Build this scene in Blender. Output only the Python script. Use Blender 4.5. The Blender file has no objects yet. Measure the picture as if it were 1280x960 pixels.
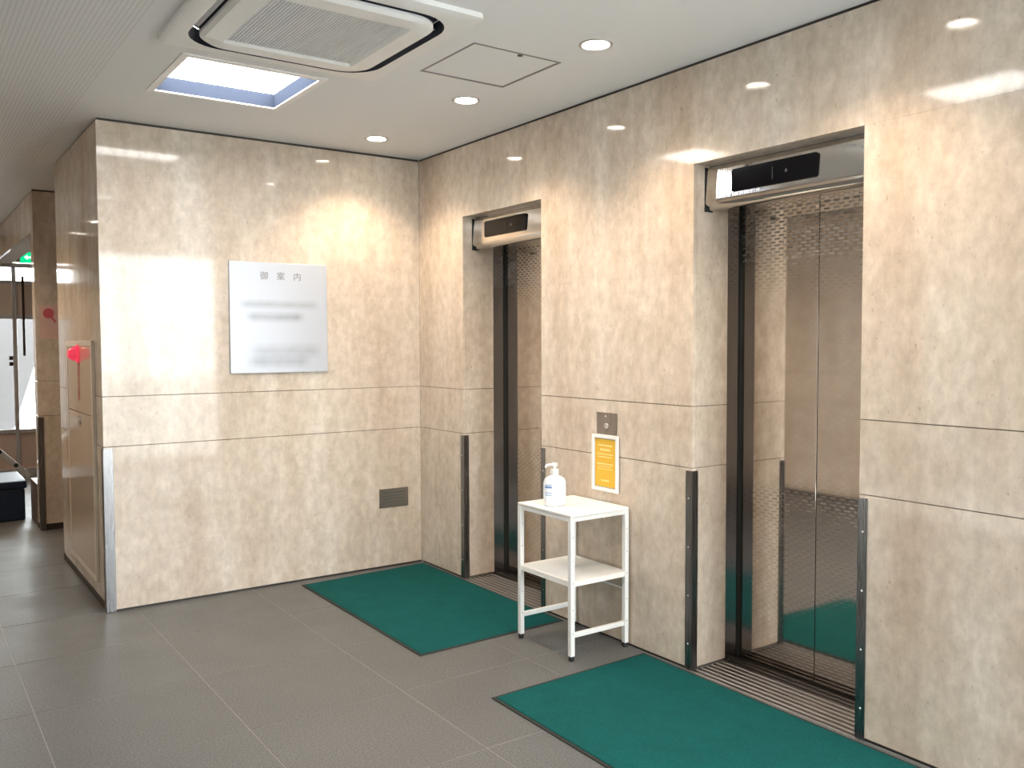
import bpy, bmesh, math, random
from mathutils import Vector, Matrix
random.seed(7)
scene = bpy.context.scene
COL = scene.collection

# ------------------------------------------------------------------ camera
FPX, CAMLOC, YAW, PIT, ROL = 1100.49, Vector((-2.9015, -5.2036, 1.4731)), 0.6126, -0.0452, -0.0034
cd = bpy.data.cameras.new('camera')
cam = bpy.data.objects.new('camera', cd); COL.objects.link(cam)
cd.sensor_width = 36.0; cd.lens = FPX * 36.0 / 1280.0
cd.clip_start = 0.05; cd.clip_end = 200
F = Vector((math.sin(YAW)*math.cos(PIT), math.cos(YAW)*math.cos(PIT), math.sin(PIT)))
R = Vector((math.cos(YAW), -math.sin(YAW), 0)); U = R.cross(F)
R2 = R*math.cos(ROL) + U*math.sin(ROL); U2 = -R*math.sin(ROL) + U*math.cos(ROL)
cam.matrix_world = Matrix(((R2.x, U2.x, -F.x, CAMLOC.x), (R2.y, U2.y, -F.y, CAMLOC.y), (R2.z, U2.z, -F.z, CAMLOC.z), (0, 0, 0, 1)))
scene.camera = cam

# ------------------------------------------------------------------ world, daylight, exposure
SKY, PANEL_E, DOWN_W, LENS_E, EXPO = 13.0, 13.0, 25.0, 38.0, 0.84
w = bpy.data.worlds.new('world'); scene.world = w; w.use_nodes = True
w.node_tree.nodes['Background'].inputs['Color'].default_value = (0.96, 0.97, 1.0, 1)
w.node_tree.nodes['Background'].inputs['Strength'].default_value = SKY
vs = scene.view_settings
vs.view_transform = 'Standard'; vs.look = 'None'; vs.exposure = EXPO; vs.gamma = 1.0; vs.use_curve_mapping = False

def portal(name, loc, sx, sy, rot):
    l = bpy.data.lights.new(name, 'AREA'); l.shape = 'RECTANGLE'; l.size = sx; l.size_y = sy
    l.cycles.is_portal = True
    o = bpy.data.objects.new(name, l); COL.objects.link(o); o.location = loc; o.rotation_euler = rot
    return o
portal('daylight_portal', (.95, -6.32, 1.3), 3.9, 2.6, (math.radians(90), 0, 0))
portal('daylight_portal', (-1.9, 6.33, 1.35), 1.8, 2.0, (math.radians(-90), 0, 0))

portal('daylight_portal', (-3.78, -2.55, 1.0), 1.95, 3.9, (0, math.radians(-90), 0))

# ------------------------------------------------------------------ materials
MATS = {}
def mat(name, color=(.8, .8, .8), rough=.5, metal=0., spec=.5, emit=None, es=0., coat=0.):
    if name in MATS: return MATS[name]
    m = bpy.data.materials.new(name); m.use_nodes = True
    b = m.node_tree.nodes['Principled BSDF']
    b.inputs['Base Color'].default_value = (*color, 1); b.inputs['Roughness'].default_value = rough
    b.inputs['Metallic'].default_value = metal; b.inputs['Specular IOR Level'].default_value = spec
    b.inputs['Coat Weight'].default_value = coat; b.inputs['Coat Roughness'].default_value = .03
    if emit: b.inputs['Emission Color'].default_value = (*emit, 1); b.inputs['Emission Strength'].default_value = es
    MATS[name] = m
    return m
class NT:
    def __init__(s, m): s.t = m.node_tree; s.b = s.t.nodes['Principled BSDF']
    def n(s, typ, **kw):
        nd = s.t.nodes.new(typ)
        for k, v in kw.items(): setattr(nd, k, v)
        return nd
    def link(s, a, b): s.t.links.new(a, b)
    def m(s, op, a, b=None, c=None):
        nd = s.n('ShaderNodeMath', operation=op)
        for i, v in enumerate((a, b, c)):
            if v is None: continue
            if isinstance(v, (int, float)): nd.inputs[i].default_value = v
            else: s.link(v, nd.inputs[i])
        return nd.outputs[0]
    def pos(s, scale):
        g = s.n('ShaderNodeNewGeometry'); v = s.n('ShaderNodeVectorMath', operation='MULTIPLY')
        s.link(g.outputs['Position'], v.inputs[0]); v.inputs[1].default_value = scale
        return v.outputs[0]
    def noise(s, vec, scale, detail=3, rough=.5):
        nd = s.n('ShaderNodeTexNoise'); nd.inputs['Scale'].default_value = scale
        nd.inputs['Detail'].default_value = detail; nd.inputs['Roughness'].default_value = rough
        s.link(vec, nd.inputs['Vector']); return nd.outputs['Fac']
    def ramp(s, fac, stops):
        nd = s.n('ShaderNodeValToRGB'); s.link(fac, nd.inputs[0]); e = nd.color_ramp.elements
        while len(e) < len(stops): e.new(.5)
        for i, (p, c) in enumerate(stops):
            e[i].position = p; e[i].color = (*c, 1) if len(c) == 3 else c
        return nd.outputs[0]
    def mix(s, fac, a, b, mode='MIX'):
        nd = s.n('ShaderNodeMix', data_type='RGBA', blend_type=mode)
        for sock, v in ((nd.inputs[0], fac), (nd.inputs[6], a), (nd.inputs[7], b)):
            if isinstance(v, (int, float)): sock.default_value = v
            elif isinstance(v, tuple): sock.default_value = (*v, 1)
            else: s.link(v, sock)
        return nd.outputs[2]
    def bump(s, h, strength, dist):
        nd = s.n('ShaderNodeBump'); nd.inputs['Strength'].default_value = strength; nd.inputs['Distance'].default_value = dist
        s.link(h, nd.inputs['Height']); s.link(nd.outputs[0], s.b.inputs['Normal'])

def stone_mat(name='polished_limestone', r0=.045, r1=.085):
    m = mat(name, rough=.06, spec=.32); t = NT(m)
    streak = t.noise(t.pos((3.6, 3.6, .5)), 1.0, 5, .55)
    col = t.ramp(streak, [(.25, (.61, .50, .405)), (.47, (.745, .655, .565)), (.68, (.83, .765, .69))])
    fine = t.noise(t.pos((22, 22, 15)), 1.0, 4, .65)
    col = t.mix(.50, col, t.ramp(fine, [(.3, (.50, .45, .40)), (.7, (1, .98, .95))]), 'MULTIPLY')
    blot = t.noise(t.pos((9, 9, 5)), 1.0, 4, .6)
    col = t.mix(.38, col, t.ramp(blot, [(.35, (.74, .70, .62)), (.6, (1, 1, 1))]), 'MULTIPLY')
    pits = t.noise(t.pos((60, 60, 38)), 1.0, 2, .5)
    col = t.mix(.55, col, t.ramp(pits, [(.24, (.55, .48, .40)), (.33, (1, 1, 1))]), 'MULTIPLY')
    oi = t.n('ShaderNodeObjectInfo')
    col = t.mix(1.0, col, t.ramp(oi.outputs['Random'], [(0, (.95, .95, .95)), (1, (1, 1, 1))]), 'MULTIPLY')
    t.link(col, t.b.inputs['Base Color'])
    t.link(t.ramp(fine, [(0, (r0,)*3), (1, (r1,)*3)]), t.b.inputs['Roughness'])
    return m
def tile_mat():
    m = mat('grey_stone_tile', rough=.42, spec=.4); t = NT(m)
    a = t.noise(t.pos((130, 130, 130)), 1.0, 2, .6); b = t.noise(t.pos((3.0, 3.0, 3.0)), 1.0, 4, .6)
    col = t.ramp(a, [(.25, (.055, .056, .056)), (.75, (.178, .179, .178))])
    col = t.mix(.5, col, t.ramp(b, [(.3, (.78, .78, .78)), (.7, (1.08, 1.07, 1.05))]), 'MULTIPLY')
    t.link(col, t.b.inputs['Base Color'])
    t.link(t.ramp(b, [(.3, (.34,)*3), (.7, (.5,)*3)]), t.b.inputs['Roughness'])
    t.bump(a, .25, .001)
    return m
def ceil_mat():
    m = mat('ribbed_ceiling_board', (.74, .74, .74), .75, spec=.2); t = NT(m)
    g = t.n('ShaderNodeNewGeometry'); sp = t.n('ShaderNodeSeparateXYZ'); t.link(g.outputs['Position'], sp.inputs[0])
    rib = t.m('ABSOLUTE', t.m('SUBTRACT', t.m('FRACT', t.m('DIVIDE', sp.outputs[0], .018)), .5))
    on = t.m('LESS_THAN', sp.outputs[0], -2.10)
    h = t.m('MULTIPLY', t.m('GREATER_THAN', rib, .34), on)
    gran = t.noise(t.pos((130, 130, 130)), 1.0, 2, .6)
    t.bump(t.m('ADD', h, t.m('MULTIPLY', gran, .15)), .7, .004)
    t.link(t.mix(h, (.76, .77, .785), (.67, .675, .685)), t.b.inputs['Base Color'])
    return m
def mat_carpet():
    m = mat('teal_carpet', rough=.95, spec=.1); t = NT(m)
    a = t.noise(t.pos((330, 330, 330)), 1.0, 2, .7); b = t.noise(t.pos((7, 7, 7)), 1.0, 4, .6)
    col = t.ramp(a, [(.25, (.003, .046, .045)), (.75, (.010, .122, .117))])
    col = t.mix(.6, col, t.ramp(b, [(.3, (.78, .8, .8)), (.7, (1.1, 1.1, 1.1))]), 'MULTIPLY')
    t.link(col, t.b.inputs['Base Color']); t.bump(a, .6, .004)
    return m
def etched_mat():
    m = mat('etched_steel', (.72, .66, .61), .13, 1.0); t = NT(m)
    g = t.n('ShaderNodeNewGeometry'); sp = t.n('ShaderNodeSeparateXYZ'); t.link(g.outputs['Position'], sp.inputs[0])
    v = t.m('DIVIDE', sp.outputs[2], .0145); row = t.m('FLOOR', v)
    uu = t.m('FRACT', t.m('ADD', t.m('DIVIDE', sp.outputs[1], .046), t.m('MULTIPLY', t.m('MODULO', row, 2.0), .5)))
    du = t.m('ABSOLUTE', t.m('SUBTRACT', uu, .5)); dv = t.m('ABSOLUTE', t.m('SUBTRACT', t.m('FRACT', v), .5))
    dot = t.m('MULTIPLY', t.m('LESS_THAN', du, .30), t.m('LESS_THAN', dv, .27))
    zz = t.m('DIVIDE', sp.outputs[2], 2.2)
    refl_fade = t.ramp(zz, [(.0, (.12,)*3), (.28, (.25,)*3), (.36, (.45,)*3), (.385, (.05,)*3), (.76, (.03,)*3), (.86, (.8,)*3), (1, (1,)*3)])  # dot contrast fades by height, painting in how reflections hide them
    k = t.m('MULTIPLY', dot, refl_fade)
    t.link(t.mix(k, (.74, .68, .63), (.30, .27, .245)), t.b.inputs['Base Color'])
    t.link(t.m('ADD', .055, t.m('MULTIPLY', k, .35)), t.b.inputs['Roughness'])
    return m
def steel_mat(name, col, rough, streak=.0):
    m = mat(name, col, rough, 1.0); t = NT(m)
    a = t.noise(t.pos((160, 160, 2.5)), 1.0, 2, .5)
    t.link(t.ramp(a, [(.2, (max(.02, rough-.05),)*3), (.8, (rough+.06,)*3)]), t.b.inputs['Roughness'])
    return m
def sign_mat():
    m = mat('sign_plate', (.62, .65, .71), .38, .25); t = NT(m)
    tc = t.n('ShaderNodeTexCoord'); sp = t.n('ShaderNodeSeparateXYZ'); t.link(tc.outputs['Object'], sp.inputs[0])
    x, z = sp.outputs[0], sp.outputs[2]
    def band(z0, h, x0, x1, amt):
        a = t.m('SUBTRACT', 1.0, t.m('MINIMUM', 1.0, t.m('DIVIDE', t.m('ABSOLUTE', t.m('SUBTRACT', z, z0)), h)))
        c, hw = (x0+x1)/2, (x1-x0)/2
        b = t.m('MINIMUM', 1.0, t.m('MAXIMUM', 0.0, t.m('DIVIDE', t.m('SUBTRACT', hw, t.m('ABSOLUTE', t.m('SUBTRACT', x, c))), .06)))
        return t.m('MULTIPLY', t.m('MULTIPLY', a, b), amt)
    tot = t.m('ADD', t.m('ADD', band(.08, .035, -.27, .26, .5), band(.005, .04, -.22, .17, .65)), t.m('ADD', band(-.20, .055, -.20, .27, .45), band(-.265, .05, -.22, .20, .55)))
    ns = t.noise(tc.outputs['Object'], 14, 2, .5)
    tot = t.m('MULTIPLY', tot, t.m('ADD', .5, ns))
    t.link(t.mix(tot, (.50, .53, .59), (.25, .26, .29)), t.b.inputs['Base Color'])
    return m
def glass_mat():
    m = bpy.data.materials.new('clear_glass'); m.use_nodes = True; nt = m.node_tree
    for n in list(nt.nodes): nt.nodes.remove(n)
    out = nt.nodes.new('ShaderNodeOutputMaterial'); mx = nt.nodes.new('ShaderNodeMixShader')
    tr = nt.nodes.new('ShaderNodeBsdfTransparent'); gl = nt.nodes.new('ShaderNodeBsdfGlossy'); fr = nt.nodes.new('ShaderNodeFresnel')
    tr.inputs[0].default_value = (.93, .96, .95, 1); gl.inputs['Roughness'].default_value = .0; fr.inputs[0].default_value = 1.45
    nt.links.new(fr.outputs[0], mx.inputs[0]); nt.links.new(tr.outputs[0], mx.inputs[1]); nt.links.new(gl.outputs[0], mx.inputs[2])
    nt.links.new(mx.outputs[0], out.inputs[0]); MATS['clear_glass'] = m
    return m
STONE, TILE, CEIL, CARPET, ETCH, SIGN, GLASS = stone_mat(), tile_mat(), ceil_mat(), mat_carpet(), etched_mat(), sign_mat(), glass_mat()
GROUT = mat('light_grout', (.27, .265, .255), .8)
JOINT = mat('dark_joint', (.27, .21, .16), .9)
SKIRT_SHADE = mat('dark_skirting_shade', (.035, .030, .027), .5)
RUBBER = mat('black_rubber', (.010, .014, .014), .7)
STEEL = steel_mat('brushed_steel', (.50, .47, .44), .24)
GUARD = steel_mat('guard_steel', (.24, .235, .24), .28)
FRAMEM = steel_mat('dark_frame_steel', (.50, .50, .54), .14)
HEADM = steel_mat('header_steel', (.66, .62, .58), .07)
SILLM = steel_mat('sill_steel', (.13, .115, .105), .36)
SILLD = mat('sill_groove', (.03, .028, .026), .6)
BLACKGL = mat('black_glass', (.004, .004, .006), .08, spec=.2)
WHITEP = mat('white_powder_coat', (.82, .82, .81), .35)
WHITEB = mat('white_board', (.86, .85, .82), .4)
LAMPW = mat('white_lamp_trim', (.85, .85, .85), .4)
ALU = steel_mat('aluminium_frame', (.68, .68, .69), .3)

# ------------------------------------------------------------------ mesh helpers
class MB:
    def __init__(s): s.v = []; s.f = []
    def box(s, x0, x1, y0, y1, z0, z1):
        b = len(s.v)
        s.v += [(x, y, z) for z in (z0, z1) for y in (y0, y1) for x in (x0, x1)]
        s.f += [tuple(b+i for i in q) for q in ((0, 2, 3, 1), (4, 5, 7, 6), (0, 1, 5, 4), (2, 6, 7, 3), (0, 4, 6, 2), (1, 3, 7, 5))]
        return s
    def prism(s, pts, axis, a, b):
        """closed profile pts extruded along axis ('x','y','z') from a to b"""
        k = len(pts); o = len(s.v)
        for t in (a, b):
            for p in pts:
                s.v.append({'x': (t, p[0], p[1]), 'y': (p[0], t, p[1]), 'z': (p[0], p[1], t)}[axis])
        s.f += [tuple(range(o, o+k)), tuple(range(o+2*k-1, o+k-1, -1))]
        s.f += [(o+i, o+(i+1) % k, o+k+(i+1) % k, o+k+i) for i in range(k)]
        return s
    def loops(s, loops, cap0=False, cap1=False, close=False):
        """quads between successive equal-length closed loops"""
        k = len(loops[0]); o = len(s.v)
        for l in loops: s.v += [tuple(p) for p in l]
        n = len(loops)
        for j in range(n if close else n-1):
            a, b = o+j*k, o+((j+1) % n)*k
            s.f += [(a+i, a+(i+1) % k, b+(i+1) % k, b+i) for i in range(k)]
        if cap0: s.f.append(tuple(o+i for i in range(k-1, -1, -1)))
        if cap1: s.f.append(tuple(o+(n-1)*k+i for i in range(k)))
        return s
    def lathe(s, prof, c=(0, 0, 0), n=24, cap0=True, cap1=True, sx=1., sy=1.):
        L = [[(c[0]+r*sx*math.cos(2*math.pi*i/n), c[1]+r*sy*math.sin(2*math.pi*i/n), c[2]+z) for i in range(n)] for r, z in prof]
        return s.loops(L, cap0, cap1)
    def tube(s, p, q, r, n=10):
        p, q = Vector(p), Vector(q); d = (q-p).normalized()
        a = d.orthogonal().normalized(); b = d.cross(a)
        return s.loops([[tuple(c + a*r*math.cos(2*math.pi*i/n) + b*r*math.sin(2*math.pi*i/n)) for i in range(n)] for c in (p, q)], True, True)
    def build(s, name, m, parent=None, loc=(0, 0, 0), bevel=0., smooth=False, seg=2):
        me = bpy.data.meshes.new(name); me.from_pydata(s.v, [], s.f); me.update()
        bm = bmesh.new(); bm.from_mesh(me)
        bmesh.ops.recalc_face_normals(bm, faces=bm.faces)
        if bevel: bmesh.ops.bevel(bm, geom=list(bm.edges), offset=bevel, segments=seg, profile=.5, affect='EDGES', clamp_overlap=True)
        if smooth:
            for f in bm.faces: f.smooth = True
        bm.to_mesh(me); bm.free()
        if smooth: me.set_sharp_from_angle(angle=math.radians(35))
        me.materials.append(m)
        o = bpy.data.objects.new(name, me); COL.objects.link(o); o.location = loc
        if parent: o.parent = parent
        return o
def B(*a): return MB().box(*a)
def tag(o, label, cat, group=None):
    o['label'] = label; o['category'] = cat
    if group: o['group'] = group
    return o
def empty(name, loc=(0, 0, 0)):
    o = bpy.data.objects.new(name, None); COL.objects.link(o); o.location = loc; o.empty_display_size = .1
    return o
def thing(name, label, cat, loc=(0, 0, 0), group=None): return tag(empty(name, loc), label, cat, group)
def struct(o): o['kind'] = 'structure'; return o
def lbl(o, s): o['label'] = s; return o
def share(src, parent, loc):
    c = src.copy(); COL.objects.link(c); c.parent = parent; c.location = loc
    return c
def rr(h, r, n=6, hy=None, cx=0, cy=0):
    hy = h if hy is None else hy; out = []
    for k, (sx, sy) in enumerate(((1, 1), (-1, 1), (-1, -1), (1, -1))):
        for i in range(n+1):
            a = math.pi/2*(k + i/n)
            out.append((cx + sx*(h-r) + r*math.cos(a), cy + sy*(hy-r) + r*math.sin(a)))
    return out
def at(l, z): return [(x, y, z) for x, y in l]
def text(name, s, size, m, parent, loc, rot, ext=.0006):
    c = bpy.data.curves.new(name, 'FONT'); c.body = s; c.size = size; c.align_x = 'CENTER'; c.align_y = 'CENTER'; c.extrude = ext
    o = bpy.data.objects.new(name, c); COL.objects.link(o)
    bpy.context.view_layer.update()
    me = bpy.data.meshes.new_from_object(o.evaluated_get(bpy.context.evaluated_depsgraph_get()))
    bpy.data.objects.remove(o); bpy.data.curves.remove(c)
    me.name = name; me.materials.clear(); me.materials.append(m)
    q = bpy.data.objects.new(name, me); COL.objects.link(q); q.parent = parent; q.location = loc; q.rotation_euler = rot
    return q

# ------------------------------------------------------------------ dimensions
H = 2.70; W = 1.975; XL = -3.65; YF = -6.2; YE = 6.2; YW = -4.6; XR = 2.9
E1 = (-1.355, -0.55); E2 = (-3.30, -2.47); EZ = 2.26; JD = .225; DX = .32
ZR = [0.0, .345, .917, 1.193, 1.785, EZ, H]              # stone course levels
STRONG = {.917, 1.193}
T = .02                                                     # slab thickness

# ------------------------------------------------------------------ floor: bed + tiles
floor = struct(B(XL-.1, JD, YF-.1, YE+.1, -.06, -.0012).box(JD, XR+.1, YF-.1, YW+.05, -.06, -.0012).build('floor', GROUT))
P = .656; tile_cache = {}
xs = [-2.478 + P*i for i in range(-2, 8)]; ys = [-1.26 + P*i for i in range(-12, 12)]
g = .0042
for i in range(len(xs)):
    x0 = max(xs[i], XL+.002); x1 = min(xs[i]+P, XR)
    if x1 - x0 < .05: continue
    for y0 in ys:
        ya, yb = max(y0, YF), min(y0+P, YE)
        if yb-ya < .05: continue
        if x1 > 0 and yb > YW: x1_ = 0.0 if ya > YW-.3 else x1
        else: x1_ = x1
        if x1_ - x0 < .05: continue
        key = (round(x1_-x0, 3), round(yb-ya, 3))
        if key not in tile_cache:
            hx, hy = key[0]/2 - g/2, key[1]/2 - g/2
            tile_cache[key] = B(-hx, hx, -hy, hy, -.02, 0).build('floor_tile', TILE, floor, bevel=.0004, seg=1); o = tile_cache[key]
        else:
            o = tile_cache[key].copy(); COL.objects.link(o)
        o.location = ((x0+x1_)/2, (ya+yb)/2, 0)

# ------------------------------------------------------------------ ceiling with real openings
LIGHTS = [(-1.545, -1.015), (-1.545, -2.93)]; LH = .305
AC = (-1.535, -1.95); ACH = .43
HATCH = (-.705, -1.915); HH = .225
CORR = [(-2.745, y) for y in (1.15, 2.22, 3.29, 4.36, 5.43)]
DOWN = [(-.505, -.40), (-.505, -1.40), (-.505, -2.40), (-.505, -3.38)]; DR = .0605; DC = .09
def make_ceiling():
    rects = [(x-LH, x+LH, y-LH, y+LH) for x, y in LIGHTS] + [(AC[0]-ACH, AC[0]+ACH, AC[1]-ACH, AC[1]+ACH), (HATCH[0]-HH, HATCH[0]+HH, HATCH[1]-HH, HATCH[1]+HH)]
    circ = [(x-DC, x+DC, y-DC, y+DC, x, y) for x, y in DOWN+CORR]
    gx = sorted({XL-.1, .5} | {v for r in rects+circ for v in r[:2]}); gy = sorted({YF-.1, YE+.1} | {v for r in rects+circ for v in r[2:4]})
    mb = MB()
    def inside(x, y, r): return r[0] < x < r[1] and r[2] < y < r[3]
    for a, b in zip(gx, gx[1:]):
        for c, d in zip(gy, gy[1:]):
            mx, my = (a+b)/2, (c+d)/2
            if any(inside(mx, my, r) for r in rects+circ): continue
            o = len(mb.v); mb.v += [(a, c, H), (b, c, H), (b, d, H), (a, d, H)]; mb.f.append((o, o+3, o+2, o+1))
    n = 32
    for r in circ:
        x, y = r[4:]; sq, ci = [], []
        for i in range(n):
            t = 2*math.pi*i/n; c, s = math.cos(t), math.sin(t); k = DC/max(abs(c), abs(s))
            sq.append((x+c*k, y+s*k, H)); ci.append((x+DR*c, y+DR*s, H))
        mb.loops([sq, ci])
    o = len(mb.v); mb.v += [(.5, YF-.1, H), (XR+.1, YF-.1, H), (XR+.1, YW+.1, H), (.5, YW+.1, H)]; mb.f.append((o, o+3, o+2, o+1))
    mb.box(XL-.1, XR+.1, YF-.1, YE+.1, 2.98, 3.05)
    me = mb.build('ceiling', CEIL)
    return struct(me)
ceiling = make_ceiling()

# ------------------------------------------------------------------ stone walls: dark backing + slabs
def slab(parent, x0, x1, y0, y1, z0, z1):
    return B(x0, x1, y0, y1, z0, z1).build('stone_slab', STONE, parent, bevel=.0004, seg=1)
def gaps(z0, z1):
    lo = .0017 if round(z0, 3) in STRONG else .0001; hi = .0017 if round(z1, 3) in STRONG else .0001
    return z0+lo, z1-hi
def slabs(parent, axis, plane, sgn, cols, skip=(), rows=ZR, zlow=.012):
    """slabs on plane (axis x or y = plane); sgn = direction of the wall's body; cols = joint positions"""
    for a, b in zip(cols, cols[1:]):
        for z0, z1 in zip(rows, rows[1:]):
            if any(a >= s[0]-1e-6 and b <= s[1]+1e-6 and z1 <= s[2]+1e-6 for s in skip): continue
            p, q = gaps(z0, z1)
            if z0 == 0: p = zlow
            if z1 == H: q = H-.013
            lo, hi = (plane, plane+T) if sgn > 0 else (plane-T, plane)
            if axis == 'x': slab(parent, lo, hi, a+.0001, b-.0001, p, q)
            else: slab(parent, a+.0001, b-.0001, lo, hi, p, q)
# right wall (elevators)
# the backing is set back from the reveals by the slab thickness
mb2 = MB()
for a, b in ((YW+T, E2[0]-T), (E2[1]+T, E1[0]-T), (E1[1]+T, .12)): mb2.box(T, .6, a, b, -.05, 3.0)
for e in (E1, E2): mb2.box(T, .6, e[0]-T, e[1]+T, EZ+T, 3.0); mb2.box(.52, .6, e[0]-T, e[1]+T, -.05, EZ+T)
wall_right = struct(mb2.build('wall_right', JOINT))
slabs(wall_right, 'x', 0, 1, [YW, E2[0], E2[1], E1[0], E1[1], 0], skip=((E1[0], E1[1], EZ), (E2[0], E2[1], EZ)))
wall_added_ret = struct(B(.6, XR, YW+T, YW+.12, -.05, 3.0).build('wall_added_return', JOINT))  # added wall end, keeps front daylight off the elevator wall
slabs(wall_added_ret, 'y', YW, 1, [T+.0005, 1.35, XR])
wall_added_lobby = struct(B(XR+T, XR+.12, YF, YW+.12, -.05, 3.0).build('wall_added_lobby', JOINT))  # side of an added lobby widening that sends daylight to the back wall
slabs(wall_added_lobby, 'x', XR, 1, [YF, -5.4, YW])
for e in (E1, E2):                                          # stone reveals of both openings
    slabs(wall_right, 'y', e[1], 1, [T+.0005, JD])
    slabs(wall_right, 'y', e[0], -1, [T+.0005, JD])
    slab(wall_right, T+.001, JD, e[0], e[1], EZ, EZ+T)
# back wall (sign)
wall_back = struct(B(-W+T, .0, T, .12, -.05, 3.0).build('wall_back', JOINT))
slabs(wall_back, 'y', 0, 1, [-W, -W/2, -.001])
# corridor side wall
wall_cor = struct(B(-W+T, -W+.12, .12, 1.46, -.05, 3.0).build('wall_corridor', JOINT))
slabs(wall_cor, 'x', -W, 1, [T+.001, .76, 1.48], zlow=.05)
slabs(wall_cor, 'y', 1.48, -1, [-W+T+.001, -W+.12], zlow=.05)
# pier further along the corridor
wall_pier = struct(B(-W+T, -1.0, 2.65+T, 2.80, -.05, 3.0).build('wall_pier', JOINT))
slabs(wall_pier, 'y', 2.65, 1, [-W, -1.48, -1.0], zlow=.05)
slabs(wall_pier, 'x', -W, 1, [2.65+T+.001, 2.80], zlow=.05)
# beam over the entrance bay and bulkhead above the glazing
wall_beam = struct(B(-W+T, -W+.2, 2.80, YE, 2.40, 3.0).build('wall_beam', JOINT))
for a, b in ((2.802, 4.0), (4.0, YE)): slab(wall_beam, -W, -W+T, a+.0005, b-.0005, 2.38, H-.013)
wall_bulk = struct(B(XL-.02, -.9, YE+T, YE+.12, 2.42, 3.0).build('wall_bulkhead', JOINT))
for a, b in ((XL, -2.6), (-2.6, -W), (-W+.2, -1.0)): slab(wall_bulk, a+.001, b-.001, YE, YE+T, 2.42, H-.013)
# recess behind the corridor wall, seen past its end
wall_recess = struct(B(-1.0, -.9, 1.40, YE+.12, -.05, 3.0).build('wall_recess', mat('recess_plaster', (.42, .34, .27), .6)))
wall_inner = struct(B(-W+.12, -.9, 1.36, 1.44, -.05, 3.0).build('wall_recess_side', MATS['recess_plaster']))
# left wall opposite the elevators
LG = (-4.5, -.6, 1.95)
wall_left = struct(B(XL-.12, XL-T, YF, LG[0], -.05, 3.0).box(XL-.12, XL-T, LG[1], YE+.12, -.05, 3.0).box(XL-.12, XL-T, LG[0], LG[1], LG[2], 3.0).build('wall_left', JOINT))
slabs(wall_left, 'x', XL, -1, [YF, -4.5, -3.2, -1.9, -.6, .45, 1.5, 3, 4.2, YE], skip=(LG,), rows=[0, .345, .917, 1.193, LG[2], EZ, H], zlow=.05)
# corridor skirtings, ceiling shadow gap; strips along other wall feet paint a shadow line
def trim(n, *a, m=SKIRT_SHADE): return struct(B(*a).build('trim_%d' % n, m))
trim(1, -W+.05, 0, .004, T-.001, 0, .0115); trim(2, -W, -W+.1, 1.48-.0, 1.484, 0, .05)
trim(3, -W+.003, -W+T-.001, .05, 1.478, 0, .049)
trim(4, -W+.003, -1.0, 2.653, 2.65+T-.001, 0, .049); trim(5, XL-T+.001, XL-.003, LG[1], YE, 0, .049)
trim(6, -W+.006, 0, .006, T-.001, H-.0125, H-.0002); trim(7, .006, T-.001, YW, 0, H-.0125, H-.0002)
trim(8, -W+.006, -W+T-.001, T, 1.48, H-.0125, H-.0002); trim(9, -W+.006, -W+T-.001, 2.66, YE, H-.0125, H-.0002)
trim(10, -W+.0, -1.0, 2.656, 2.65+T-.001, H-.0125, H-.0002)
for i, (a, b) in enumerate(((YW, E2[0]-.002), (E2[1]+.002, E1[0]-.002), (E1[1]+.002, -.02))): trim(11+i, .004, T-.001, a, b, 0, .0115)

# ------------------------------------------------------------------ glazed fronts
def glazing(n, y, x0, x1, mull, rails, solid, top, rot=False):
    w_ = struct(empty('window_%d' % n, (y, (x0+x1)/2, 0) if rot else ((x0+x1)/2, y, 0)))
    if rot: w_.rotation_euler[2] = math.pi/2
    ox = -(x0+x1)/2
    def part(nm, m, *a, **k): return B(*a).build(nm, m, w_, **k)
    d = .03
    part('head_rail', ALU, x0+ox, x1+ox, -d, d, top-.05, top, bevel=.003)
    part('sill_rail', ALU, x0+ox, x1+ox, -d, d, 0, .07, bevel=.003)
    xs_ = [x0] + mull + [x1]
    for i, x in enumerate(xs_):
        x = min(max(x, x0+.025), x1-.025)
        part('mullion', ALU, x-.022+ox, x+.022+ox, -d, d, .07, top-.05, bevel=.003)
    zs = [.07] + rails + [top-.05]
    for a, b in zip(xs_, xs_[1:]):
        for z in rails: part('rail', ALU, a+.023+ox, b-.023+ox, -d*.9, d*.9, z-.022, z+.022, bevel=.002)
        for k, (p, q) in enumerate(zip(zs, zs[1:])):
            lo = p + (.022 if k else 0); hi = q - (.022 if k < len(zs)-2 else 0)
            if k in solid: part('infill_panel', solid[k], a+.023+ox, b-.023+ox, -.012, .012, lo, hi)
            else: part('pane', GLASS, a+.023+ox, b-.023+ox, -.003, .003, lo, hi)
    return w_
g1 = glazing(1, YE+.05, -2.78, -1.0, [-2.2, -1.76, -1.4], [.50, 1.80, 2.19], {0: mat('rose_grey_panel', (.42, .33, .29), .5), 2: mat('beige_panel', (.62, .52, .44), .5)}, 2.41)
pull = MB().tube((.215, -.075, 1.36), (.215, -.075, 2.26), .014)
for z in (1.42, 2.2): pull.tube((.215, -.075, z), (.215, -.02, z), .008)
pull.build('pull_handle', mat('dark_bronze', (.06, .04, .035), .35, .7), g1, smooth=True)
for z in (1.335, 1.27): B(.065, .105, -.05, -.02, z-.022, z+.022).build('lock', MATS['dark_bronze'], g1, bevel=.004)
wall_end = struct(B(XL-.02, -2.78, YE+T, YE+.12, -.05, 2.42).build('wall_end', JOINT))
slabs(wall_end, 'y', YE, 1, [XL+.001, -3.2, -2.78], rows=[0, .345, .917, 1.193, 1.785, 2.42])
glazing(2, YF-.05, -1.0, XR, [.95], [], {}, 2.62)
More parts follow.
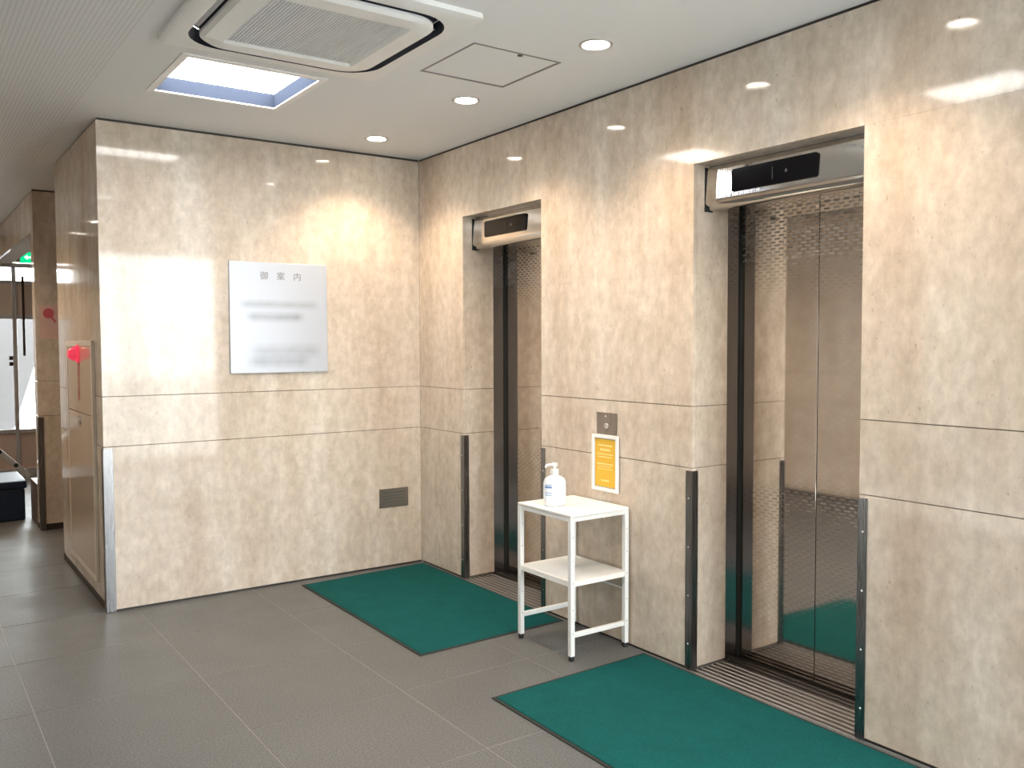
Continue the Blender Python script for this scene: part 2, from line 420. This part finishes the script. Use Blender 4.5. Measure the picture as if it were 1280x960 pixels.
glazing(3, XL-.06, LG[0], LG[1], [-3.5, -2.55, -1.62], [], {}, LG[2], True)
wall_front = struct(B(XL-.1, XR+.1, YF-.12, YF, 2.62, 3.0).box(XL-.1, -1.0, YF-.12, YF, -.05, 2.62).build('wall_front', mat('front_plaster', (.62, .57, .50), .6)))
struct(MB().prism([(-9, -.07), (-1.75, -.07), (-1.62, .40), (-1.32, 1.36), (-1.32, 2.20), (-9, 2.20)], 'y', 8.0, 8.2).build('wall_added_neighbour', mat('added_neighbour_dark', (.085, .082, .085), .8)))  # added dark building; sloped edge shaped to leave a bright sky patch
struct(B(-6.0, -5.8, -14, 8, -.07, 5.0).build('wall_daylight_cut', mat('daylight_cut_dark', (.16, .15, .14), .8)))  # unseen slab added to dim daylight through the left glazing
struct(B(-30, 30, -40, 40, -.2, -.07).build('ground_outside', mat('outside_paving', (.55, .54, .52), .8)))

# ------------------------------------------------------------------ elevators
def elevator(n, e, lab_ind):
    yc = (e[0]+e[1])/2; hw = (e[1]-e[0])/2
    d = struct(empty('door_%d' % n, (DX, yc, 0)))
    for s in (1, -1):                                       # two sliding panels
        a, b = sorted((s*.0015, s*(hw-.0)))
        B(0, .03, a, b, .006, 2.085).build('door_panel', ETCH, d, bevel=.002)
        # steel lining between stone reveal and the door
        a, b = sorted((s*hw, s*(hw+.018)))
        B(JD-DX, -.016, a, b, 0, 2.11).build('frame_jamb', FRAMEM, d, bevel=.002)
        a, b = sorted((s*(hw-.006), s*(hw+.018)))
        B(-.0155, .05, a, b, 0, 2.11).build('door_stop', RUBBER, d)
    B(-.0, .06, -hw, hw, 2.087, EZ).build('frame_head', FRAMEM, d)
    sill = B(-DX, -.004, -hw+.001, hw-.001, -.03, -.006).build('sill', SILLD, d)
    nr = 9
    rib = None
    for i in range(nr):
        x = -DX + .006 + i*(DX-.012)/nr
        wd = (DX-.012)/nr*.50
        B(x, x+wd, -hw+.002, hw-.002, -.006, .001).build('sill_rib', SILLM, sill, bevel=.0008, seg=1)
    B(-.012, .035, -hw+.001, hw-.001, -.03, .002).build('door_track', SILLM, d)
    # header box with the floor indicator
    x0 = .07; zt, zb = 2.252, 2.098
    r = .016; prof = []
    for i in range(6):
        a = math.pi/2 + math.pi/2*i/5; prof.append((x0+.0065+r+r*math.cos(a), zt-r+r*math.sin(a)))
    zb, rb = 2.062, .040                                    # big rounded lower lip
    for i in range(9):
        if i == 0: prof += [(x0+.0065-.0065*k_, (zt-r)+(zb+rb-zt+r)*k_) for k_ in (.03, .97)]
        a = math.pi + math.pi/2*i/8; prof.append((x0+rb+rb*math.cos(a), zb+rb+rb*math.sin(a)))
    prof += [(DX-.004, zb+.006), (DX-.004, zt)]
    t = thing('floor_indicator', lab_ind, 'indicator', (0, yc, 0), 'floor indicators above the elevator doors')
    MB().prism(prof, 'y', -hw+.003, hw-.003).build('header_body', HEADM, t, smooth=True)
    # recessed filler above the header
    B(x0+.03, DX-.01, -hw+.003, hw-.003, zt+.001, EZ-.001).build('header_filler', FRAMEM, t)
    for s_ in (1, -1): B(x0-.0015, x0+.05, min(s_*(hw-.0032), s_*(hw-.0005)), max(s_*(hw-.0032), s_*(hw-.0005)), zb-.004, zt).build('end_shade_strip', RUBBER, t)  # black strips standing in for the jamb shadow at the header ends
    dy = .045                                               # display is nearer to the far side of the opening
    dl = [(x0-.004, dy+p[0], 2.171+p[1]) for p in rr(.215, .012, 4, .048)]
    gl = MB().loops([[(x0+.004, p[1], p[2]) for p in dl], dl], True, True).build('display_glass', BLACKGL, t)
    lbl(gl, 'black glass floor display')
    B(x0-.0052, x0-.004, dy-.0012, dy+.0012, 2.145, 2.197).build('display_divider', mat('display_print', (.10, .10, .11), .4), gl)
    MB().prism([(dy-.075, 2.165), (dy-.060, 2.165), (dy-.0675, 2.18)], 'x', x0-.0048, x0-.0040).build('arrow_mark', MATS['display_print'], gl)
    return d
elevator(1, E1, 'steel header with black floor display above the elevator nearest the room corner')
elevator(2, E2, 'steel header with black floor display above the elevator beyond the white table')

# ------------------------------------------------------------------ corner guards
def guard(label, cx, cy, dx, dy, wd=.036, top=.905, name='corner_guard'):
    """cx,cy = wall corner; wings run along (dx) in x and (dy) in y, standing proud on the open side"""
    t = thing(name, label, 'corner guard', (cx, cy, 0), 'steel corner guards')
    th = .0035
    # outline of an L wrapped round the corner; open side is -dx and -dy
    a = (-dx*th, -dy*th)
    pts = [a, (dx*wd, -dy*th), (dx*wd, -dy*.0004), (-dx*.0004, -dy*.0004), (-dx*.0004, dy*wd), (-dx*th, dy*wd)]
    MB().prism(pts, 'z', .002, top).build('angle_strip', GUARD, t, bevel=.0008, seg=1)
    for z in (.12, .34, .56, .78):
        MB().lathe([(.004, 0), (.003, .0015), (.0, .002)], (0, 0, 0), 10, True, False).build('screw', LAMPW, t, (-dx*th, dy*wd*.5, z)).rotation_euler = (0, -math.pi/2 if dx > 0 else math.pi/2, 0)
    return t
guard('steel corner guard on the edge of the first elevator opening beside the room corner', 0, E1[1], 1, 1)
guard('steel corner guard between the first elevator opening and the sanitizer bottle', 0, E1[0], 1, -1)
guard('steel corner guard between the white table and the second elevator opening', 0, E2[1], 1, 1)
guard('steel corner guard on the second elevator opening, on the side away from the table', 0, E2[0], 1, -1)
guard('wide steel corner guard at the outer end of the wall with the sign', -W, 0, 1, 1, .048, .908)
guard('dark steel corner guard on the corridor pier beside the navy box', -W, 2.65, 1, 1, .04, .905)

# ------------------------------------------------------------------ ceiling fixtures
def square_light(label, x, y):
    t = thing('ceiling_light', label, 'light', (x, y, H), 'recessed square ceiling lights')
    h = LH; dp = .068; side = mat('light_well_side', (.034, .042, .062), .9, spec=.0)
    MB().loops([at(rr(h+.022, .004, 2), .0), at(rr(h+.022, .004, 2), -.006), at(rr(h-.010, .002, 2), -.006), at(rr(h-.010, .002, 2), .0)], close=True).build('trim_frame', LAMPW, t)
    for k in range(4):
        o = B(-h+.004, h-.004, h-.012, h-.004, .001, dp).build('well_side', side, t); o.rotation_euler[2] = k*math.pi/2
    B(-h+.004, h-.004, -h+.004, h-.004, dp, dp+.01).build('diffuser', mat('lit_diffuser', (.9, .9, .9), .5, emit=(1, .98, .95), es=PANEL_E), t)
    return t
square_light('bright recessed square ceiling light beside the wall with the sign', *LIGHTS[0])
square_light('bright recessed square ceiling light past the air conditioner, away from the sign wall', *LIGHTS[1])

def downlight(label, x, y, group='round downlights along the elevator wall'):
    t = thing('downlight', label, 'light', (x, y, H), group)
    MB().lathe([(.070, 0), (.070, -.003), (.064, -.005), (.0575, -.003), (.0575, .0)], (0, 0, 0), 32, False, False).build('trim_ring', mat('downlight_ring', (.55, .53, .52), .3, .8), t, smooth=True)
    MB().lathe([(.0575, -.001), (.055, .01), (.050, .055)], (0, 0, 0), 32, False, False).build('reflector', mat('downlight_reflector', (.85, .85, .85), .15, 1.0), t, smooth=True)
    MB().lathe([(.0535, .004), (.048, -.003), (.03, -.008), (.0, -.010)], (0, 0, .012), 24, True, False).build('lamp', mat('lit_lamp', (1, 1, 1), .3, emit=(1, .90, .76), es=LENS_E), t, smooth=True)
    l = bpy.data.lights.new('downlight_beam', 'SPOT'); l.energy = DOWN_W; l.color = (1, .76, .52)
    l.spot_size = math.radians(122); l.spot_blend = .65; l.shadow_soft_size = .03
    o = bpy.data.objects.new('downlight_beam', l); COL.objects.link(o); o.location = (0, 0, -.012); o.parent = t
    o.visible_glossy = True
    return t
downlight('round ceiling downlight closest to the room corner', *DOWN[0])
downlight('round ceiling downlight between the corner one and the access hatch', *DOWN[1])
downlight('round ceiling downlight beside the access hatch, towards the second elevator', *DOWN[2])
downlight('round ceiling downlight past the second elevator opening', *DOWN[3])

for (x, y), w_ in zip(CORR, ('opposite the hydrant cabinet', 'opposite the recess after the cabinet', 'above the navy box', 'between the navy box and the glazed entrance', 'right in front of the glazed entrance')):
    downlight('round corridor downlight ' + w_, x, y, 'round downlights along the corridor')

def air_con():
    t = thing('air_conditioner', 'white four-way ceiling cassette air conditioner with grey square grille', 'air conditioner', (AC[0], AC[1], H))
    wp = mat('aircon_white', (.76, .77, .77), .4); dk = mat('aircon_slot', (.012, .015, .035), .6)
    n = 8
    MB().loops([at(rr(.475, .03, n), 0), at(rr(.475, .03, n), -.018), at(rr(.455, .03, n), -.026), at(rr(.405, .16, n), -.026)], False, False).build('face_frame', wp, t, smooth=True)
    MB().loops([at(rr(.405, .16, n), -.0262), at(rr(.403, .16, n), .028)]).build('slot_lining', dk, t)
    MB().loops([at(rr(.367, .13, n), .027), at(rr(.367, .13, n), -.018)]).build('slot_lining', dk, t)
    MB().loops([at(rr(.40, .16, n), .028), at(rr(.40, .16, n), .05)], True, True).build('slot_well', dk, t)
    MB().loops([at(rr(.366, .13, n), .027), at(rr(.366, .13, n), -.028), at(rr(.350, .12, n), -.040), at(rr(.272, .012, n), -.040), at(rr(.262, .006, n), -.030), at(rr(.262, .006, n), .0)], False, False).build('centre_panel', wp, t, smooth=True)
    gb = B(-.262, .262, -.262, .262, -.020, .02).build('grille_back', mat('aircon_filter', (.58, .60, .63), .7), t)
    s0 = None
    for i in range(42):
        x = -.25625 + i*.0125
        if s0 is None: s0 = B(-.0047, .0047, -.260, .260, -.030, -.022).build('grille_slat', mat('aircon_grille', (.64, .66, .70), .5), t, (x, 0, 0))
        else: share(s0, t, (x, 0, 0))
    for k in range(4):
        f = B(-.23, .23, -.012, .012, -.0025, .0025).build('air_flap', mat('aircon_flap', (.82, .84, .88), .3), t, bevel=.0015)
        a = k*math.pi/2
        f.rotation_euler = (math.radians(28), 0, a); f.location = (-.385*math.sin(a)*1, .385*math.cos(a), -.006)
    return t
air_con()

def hatch():
    t = thing('access_hatch', 'square ceiling access hatch with dark metal edge and latch', 'hatch', (HATCH[0], HATCH[1], H))
    fr = mat('hatch_edge', (.28, .28, .30), .4, .6); h = HH
    for k in range(4):
        o = B(-h, h-.008, h-.008, h, -.003, .02).build('edge_bar', fr, t); o.rotation_euler[2] = k*math.pi/2
    B(-h+.010, h-.010, -h+.010, h-.010, .001, .012).build('hatch_panel', CEIL, t)
    MB().lathe([(.012, 0), (.012, -.004), (.006, -.006)], (0, 0, .0), 14).build('latch', mat('latch_dark', (.08, .08, .08), .4), t, (.02, -h+.022, -.0005))
hatch()

# ------------------------------------------------------------------ floor mats
def floor_mat(label, pts):
    cx = sum(p[0] for p in pts)/4; cy = sum(p[1] for p in pts)/4
    L = [(p[0]-cx, p[1]-cy) for p in pts]
    def inset(d):
        return [(x - math.copysign(d, x), y - math.copysign(d, y)) for x, y in L]
    t = thing('floor_mat', label, 'mat', (cx, cy, 0.0), 'teal mats in front of the elevators')
    MB().loops([at(L, .0012), at(inset(.002), .0045), at(inset(.016), .0045), at(inset(.016), .0012)], close=True).build('rubber_border', RUBBER, t)
    MB().loops([at(inset(.016), .0015), at(inset(.016), .0065), at(inset(.019), .0078)], True, True).build('carpet_pile', CARPET, t)
floor_mat('teal carpet mat in front of the elevator nearest the room corner', [(-.016, -.055), (-.895, -.10), (-.905, -1.60), (-.022, -1.575)])
floor_mat('teal carpet mat in front of the elevator beyond the white table', [(-.020, -2.185), (-.905, -2.205), (-.925, -3.71), (-.030, -3.70)])

# ------------------------------------------------------------------ white table with shelf
def table():
    x0, x1, y0, y1, zt = -.372, -.012, -2.072, -1.648, .685
    cx, cy = (x0+x1)/2, (y0+y1)/2; hx, hy = (x1-x0)/2, (y1-y0)/2
    t = thing('shelf_table', 'small white two-tier steel side table against the stone wall', 'table', (cx, cy, 0))
    lg = .024
    for sx in (1, -1):
        for sy in (1, -1):
            X, Y = sx*(hx-lg/2), sy*(hy-lg/2)
            leg = B(-lg/2, lg/2, -lg/2, lg/2, .022, zt-.013).build('leg', WHITEP, t, (X, Y, 0), bevel=.0025)
            lbl(MB().lathe([(.0125, 0), (.0135, .004), (.0135, .022)], (0, 0, 0), 14).build('foot_cap', RUBBER, leg), 'black rubber foot')
            for z in (.13, .24, .365, .47, .58):
                b = MB().lathe([(.0035, 0), (.0028, .0012)], (0, 0, 0), 8).build('bolt', mat('bolt_grey', (.45, .46, .48), .4, .6), leg, (0, -lg/2-.0001, z)); b.rotation_euler[0] = math.pi/2
    B(-hx, hx, -hy, hy, zt-.012, zt).build('table_top', WHITEB, t, bevel=.003)
    for s in (1, -1): B(-hx+lg+.0005, hx-lg-.0005, s*(hy-.012)-.008, s*(hy-.012)+.008, zt-.034, zt-.013).build('apron', WHITEP, t, bevel=.002)
    for s in (1, -1): B(s*(hx-.012)-.008, s*(hx-.012)+.008, -hy+lg+.0005, hy-lg-.0005, zt-.034, zt-.013).build('apron', WHITEP, t, bevel=.002)
    sh = MB().box(-hx+.003, hx-.003, -hy+lg+.0005, hy-lg-.0005, .348, .372).box(-hx+lg+.0005, hx-lg-.0005, -hy+.004, -hy+lg+.0005, .348, .372).box(-hx+lg+.0005, hx-lg-.0005, hy-lg-.0005, hy-.004, .348, .372)
    sh.build('shelf', WHITEB, t)
    for s in (1, -1): B(-hx+lg+.0005, hx-lg-.0005, s*(hy-.012)-.009, s*(hy-.012)+.009, .108, .130).build('stretcher', WHITEP, t, bevel=.002)
    MB().tube((hx-.012, -hy+lg, .285), (hx-.012, hy-lg, .285), .005).build('back_rod', WHITEP, t, smooth=True)
    return zt
ZT = table()

# sanitizer bottle
def bottle(x, y):
    t = thing('sanitizer_bottle', 'white pump bottle of hand sanitizer with blue label on the table', 'bottle', (x, y, ZT+.0004))
    t.rotation_euler[2] = YAW*-.4; t.scale = (1.17, 1.17, 1.10)
    body = mat('bottle_plastic', (.86, .88, .92), .25)
    n = 28
    def ov(hx, hy, z, e=2.6):
        out = []
        for i in range(n):
            a = 2*math.pi*i/n; c, s = math.cos(a), math.sin(a)
            out.append((hx*math.copysign(abs(c)**(2/e), c), hy*math.copysign(abs(s)**(2/e), s), z))
        return out
    MB().loops([ov(.040, .026, 0), ov(.047, .032, .005), ov(.048, .033, .06), ov(.047, .032, .105), ov(.040, .028, .122), ov(.024, .020, .132, 2.1), ov(.015, .015, .136, 2), ov(.015, .015, .146, 2)], True, True).build('bottle_body', body, t, smooth=True)
    MB().lathe([(.0175, .140), (.0175, .160), (.012, .163), (.0065, .165), (.0065, .176)], (0, 0, 0), 20).build('pump_collar', WHITEP, t, smooth=True)
    hd = MB().lathe([(.012, .174), (.013, .178), (.013, .186), (.009, .190)], (0, 0, 0), 18).build('pump_head', WHITEP, t, smooth=True)
    MB().tube((-.008, 0, .183), (-.040, -.004, .181), .0055).tube((-.038, -.004, .183), (-.043, -.004, .172), .004).build('nozzle', WHITEP, hd, smooth=True)
    lb = [ov(.0486, .0336, z) for z in (.035, .105)]
    idx = [i for i in range(n) if 14 <= i <= 24]
    m = MB()
    for z0, z1, nm, ma in ((.030, .108, 'label_sheet', mat('label_white', (.80, .85, .92), .4)),):
        A, Bq = ov(.0485, .0335, z0), ov(.0482, .0332, z1)
        m.v += [A[i] for i in idx] + [Bq[i] for i in idx]; k = len(idx)
        m.f += [(i, i+1, k+i+1, k+i) for i in range(k-1)]
        sh = m.build(nm, ma, t)
    idx = [15, 16, 17, 18, 19]; k = len(idx)
    for z0, z1 in ((.082, .090), (.094, .097), (.060, .063), (.050, .053)):
        m = MB(); A, Bq = ov(.0489, .0339, z0), ov(.0488, .0338, z1)
        m.v += [A[i] for i in idx] + [Bq[i] for i in idx]; m.f += [(i, i+1, k+i+1, k+i) for i in range(k-1)]
        m.build('label_print', mat('label_blue', (.12, .25, .50), .4), sh)
bottle(-.275, -1.825)

# framed notice on the wall above the table
def notice():
    y0, y1, z0, z1 = -1.993, -1.798, .738, 1.02
    cy, cz = (y0+y1)/2, (z0+z1)/2; hy, hz = (y1-y0)/2, (z1-z0)/2
    t = thing('framed_notice', 'yellow notice in a white frame on the wall above the table', 'notice', (-.0035, cy, cz))
    fw = .017; fm = mat('white_frame', (.88, .86, .86), .35)
    B(-.0135, -.0015, -hy, hy, hz-fw, hz).build('frame_bar', fm, t, bevel=.002)
    B(-.0135, -.0015, -hy, hy, -hz, -hz+fw).build('frame_bar', fm, t, bevel=.002)
    for s in (1, -1): B(-.0135, -.0015, s*(hy-fw/2)-fw/2, s*(hy-fw/2)+fw/2, -hz+fw, hz-fw).build('frame_bar', fm, t, bevel=.002)
    B(-.006, -.0015, -hy+fw, hy-fw, -hz+fw, hz-fw).build('mount', mat('mount_grey', (.45, .42, .36), .6), t)
    sh = B(-.0072, -.0061, -hy+fw+.006, hy-fw-.006, -hz+fw+.006, hz-fw-.006).build('sheet', mat('yellow_paper', (.78, .47, .045), .45), t)
    m = MB()
    for z, w0, h_ in ((.088, .052, .009), (.066, .038, .012), (.044, .058, .006), (.030, .050, .006), (-.005, .060, .007), (-.018, .048, .004), (-.030, .055, .004), (-.088, .03, .008)):
        m.box(-.0076, -.00725, -w0, w0, z-h_/2, z+h_/2)
    m.build('printed_lines', mat('pale_print', (.86, .70, .28), .5), sh)
notice()

# call button plate
t = thing('call_button_plate', 'small steel elevator call button plate above the yellow notice', 'button plate', (0, -1.898, 1.04))
B(-.004, -.0008, -.076, .076, -.095, .092).build('plate', steel_mat('call_plate_steel', (.42, .38, .35), .3), t, bevel=.0012, seg=1)
bt = MB().lathe([(.0135, 0), (.0135, .004), (.011, .006)], (0, 0, 0), 20).build('call_button', mat('button_grey', (.55, .52, .50), .35, .5), t, (-.004, .0, .025)); bt.rotation_euler[1] = -math.pi/2
a = MB().prism([(-.006, .020), (.006, .020), (0, .031)], 'x', -.0112, -.0101).build('arrow_mark', mat('button_lit', (.9, .88, .84), .4), bt)
a.rotation_euler[1] = math.pi/2; a.location = (.025, 0, -.0045)

# sign on the back wall
sx0, sx1, sz0, sz1 = -1.277, -.668, 1.306, 1.968
sg = thing('wall_sign', 'pale metal sign plate with three dark characters and blurred lines on the stone wall', 'sign', ((sx0+sx1)/2, 0, (sz0+sz1)/2))
hx, hz = (sx1-sx0)/2, (sz1-sz0)/2
pl = B(-hx, hx, -.014, -.003, -hz, hz).build('sign_plate', SIGN, sg, bevel=.0015)
B(-hx+.03, hx-.03, -.003, -.0006, -hz+.03, hz-.03).build('mounting_back', SKIRT_SHADE, sg)
INK = mat('sign_ink', (.20, .19, .20), .5)
for ch, x in zip('御案内', (-.095, .008, .112)): text('sign_character', ch, .052, INK, pl, (x, -.0146, hz-.083), (math.pi/2, 0, 0))

# small plate low on the back wall
pt = thing('inspection_plate', 'small dull steel plate low on the stone wall near the corner', 'plate', (-.208, 0, .459))
pp = B(-.107, .107, -.005, -.0008, -.063, .063).build('plate_sheet', steel_mat('dull_plate', (.27, .255, .23), .34), pt, bevel=.0015, seg=1)
m = MB()
for z in (.035, .015, -.005, -.025): m.box(-.08, .08, -.0054, -.005, z-.003, z+.003)
m.build('engraved_lines', mat('engraved', (.12, .11, .10), .5), pp)

# ------------------------------------------------------------------ fire hydrant cabinet on the corridor wall
def cabinet():
    y0, y1, z0, z1 = .19, 1.06, .13, 1.50
    t = thing('hydrant_cabinet', 'beige fire hydrant cabinet with red lamp on the corridor wall', 'cabinet', (-W, (y0+y1)/2, 0)); t.scale = (.5, 1, 1)
    hy = (y1-y0)/2; pm = mat('cabinet_beige', (.60, .49, .38), .07); em = mat('cabinet_edge', (.78, .70, .60), .25)
    for a in ((-hy, -hy+.03, z0, z1), (hy-.03, hy, z0, z1), (-hy+.03, hy-.03, z1-.03, z1), (-hy+.03, hy-.03, z0, z0+.03)):
        B(-.035, -.0008, *a).build('cabinet_frame', em, t, bevel=.002)
    up = B(-.030, -.001, -hy+.031, hy-.031, 1.075, z1-.031).build('upper_panel', pm, t, bevel=.001)
    dn = B(-.032, -.001, -hy+.031, hy-.031, z0+.031, 1.070).build('hose_door', pm, t, bevel=.001)
    hb = B(-.036, -.032, -.05, .05, .985, 1.045).build('handle_plate', HEADM, dn, bevel=.002)
    B(-.050, -.033, -.035, .02, 1.005, 1.022).build('handle', HEADM, dn, bevel=.003)
    dm = MB().lathe([(.075, 0), (.075, .02), (.062, .03), (.055, .07), (.036, .11), (.0, .125)], (0, 0, 0), 28, True, False).build('red_lamp', mat('red_lamp', (.65, .02, .05), .2, emit=(1, .06, .12), es=.35), t, (-.030, .0, 1.425), smooth=True)
    dm.rotation_euler[1] = -math.pi/2; dm.scale = (.72, .72, 1)
    for k, ch in enumerate('消火栓'): text('red_lettering', ch, .085, mat('red_ink', (.42, .01, .02), .5), t, (-.031, .0, 1.325-k*.075), (math.pi/2, 0, -math.pi/2))
cabinet()

# flyer on the pier
fl = thing('flyer', 'pale pink paper flyer with a red round mark on the corridor pier', 'flyer', (-1.88, 2.65, 1.66))
sh = B(-.066, .066, -.002, -.0006, -.132, .132).build('flyer_sheet', mat('pink_paper', (.72, .50, .45), .6), fl)
mk = MB().lathe([(.040, 0), (.040, .0008)], (0, 0, 0), 24).build('round_mark', mat('pink_red_ink', (.60, .12, .16), .6), sh, (.0, -.002, .07)); mk.rotation_euler[0] = math.pi/2
sl = B(-.008, .008, -.0008, 0, -.05, .05).build('slash_mark', MATS['pink_red_ink'], sh, (.02, -.0021, .04)); sl.rotation_euler[1] = math.radians(-35)

# ------------------------------------------------------------------ corridor end: plinth, navy box, metal bar, exit sign
struct(B(-W, -1.0, 2.802, 3.24, 0, .35).build('wall_plinth', mat('brown_plinth', (.10, .065, .045), .4), bevel=.004))
nb = thing('storage_box', 'dark navy lidded box on the floor beside the corridor pier', 'box', (-2.38, 3.55, 0))
nm = mat('navy_plastic', (.008, .018, .045), .35)
B(-.36, .36, -.33, .33, .001, .27).build('box_body', nm, nb, bevel=.012)
B(-.375, .375, -.345, .345, .272, .335).build('box_lid', nm, nb, bevel=.012)
B(-.10, .10, -.350, -.331, .17, .21).build('box_handle', RUBBER, nb, bevel=.004)
rb = thing('metal_bar', 'sloping silver metal bar with dark knobs resting on the navy box', 'bar', (-2.20, 3.38, .337))
pr = B(-.33, .33, -.02, .02, -.022, .022).build('bar', ALU, rb, bevel=.004)
pr.rotation_euler[1] = math.radians(46); pr.location = (.0, 0, .255)
for k in (-.15, .02, .19):
    o = MB().lathe([(.018, 0), (.018, .02), (.012, .024)], (0, 0, 0), 12).build('knob', RUBBER, pr, (k, -.02, 0)); o.rotation_euler[0] = math.pi/2
ex = thing('exit_sign', 'small green lit exit sign above the glazed entrance', 'sign', (-1.60, YE-.012, 2.475))
B(-.10, .10, -.02, .010, -.065, .065).build('sign_case', WHITEP, ex, bevel=.004)
fc = B(-.093, .093, -.0225, -.0202, -.058, .058).build('sign_face', mat('exit_green', (.0, .35, .14), .4, emit=(.0, .5, .2), es=.9), ex)
wm = mat('exit_white', (.9, .95, .9), .5, emit=(.9, 1, .93), es=.6)
m = MB().prism([(-.055, 0), (-.02, .03), (-.02, .012), (.02, .012), (.02, -.012), (-.02, -.012), (-.02, -.03)], 'y', -.0235, -.0226)
m.build('arrow_mark', wm, fc)
B(.04, .075, -.0235, -.0226, -.04, .04).build('doorway_mark', wm, fc)
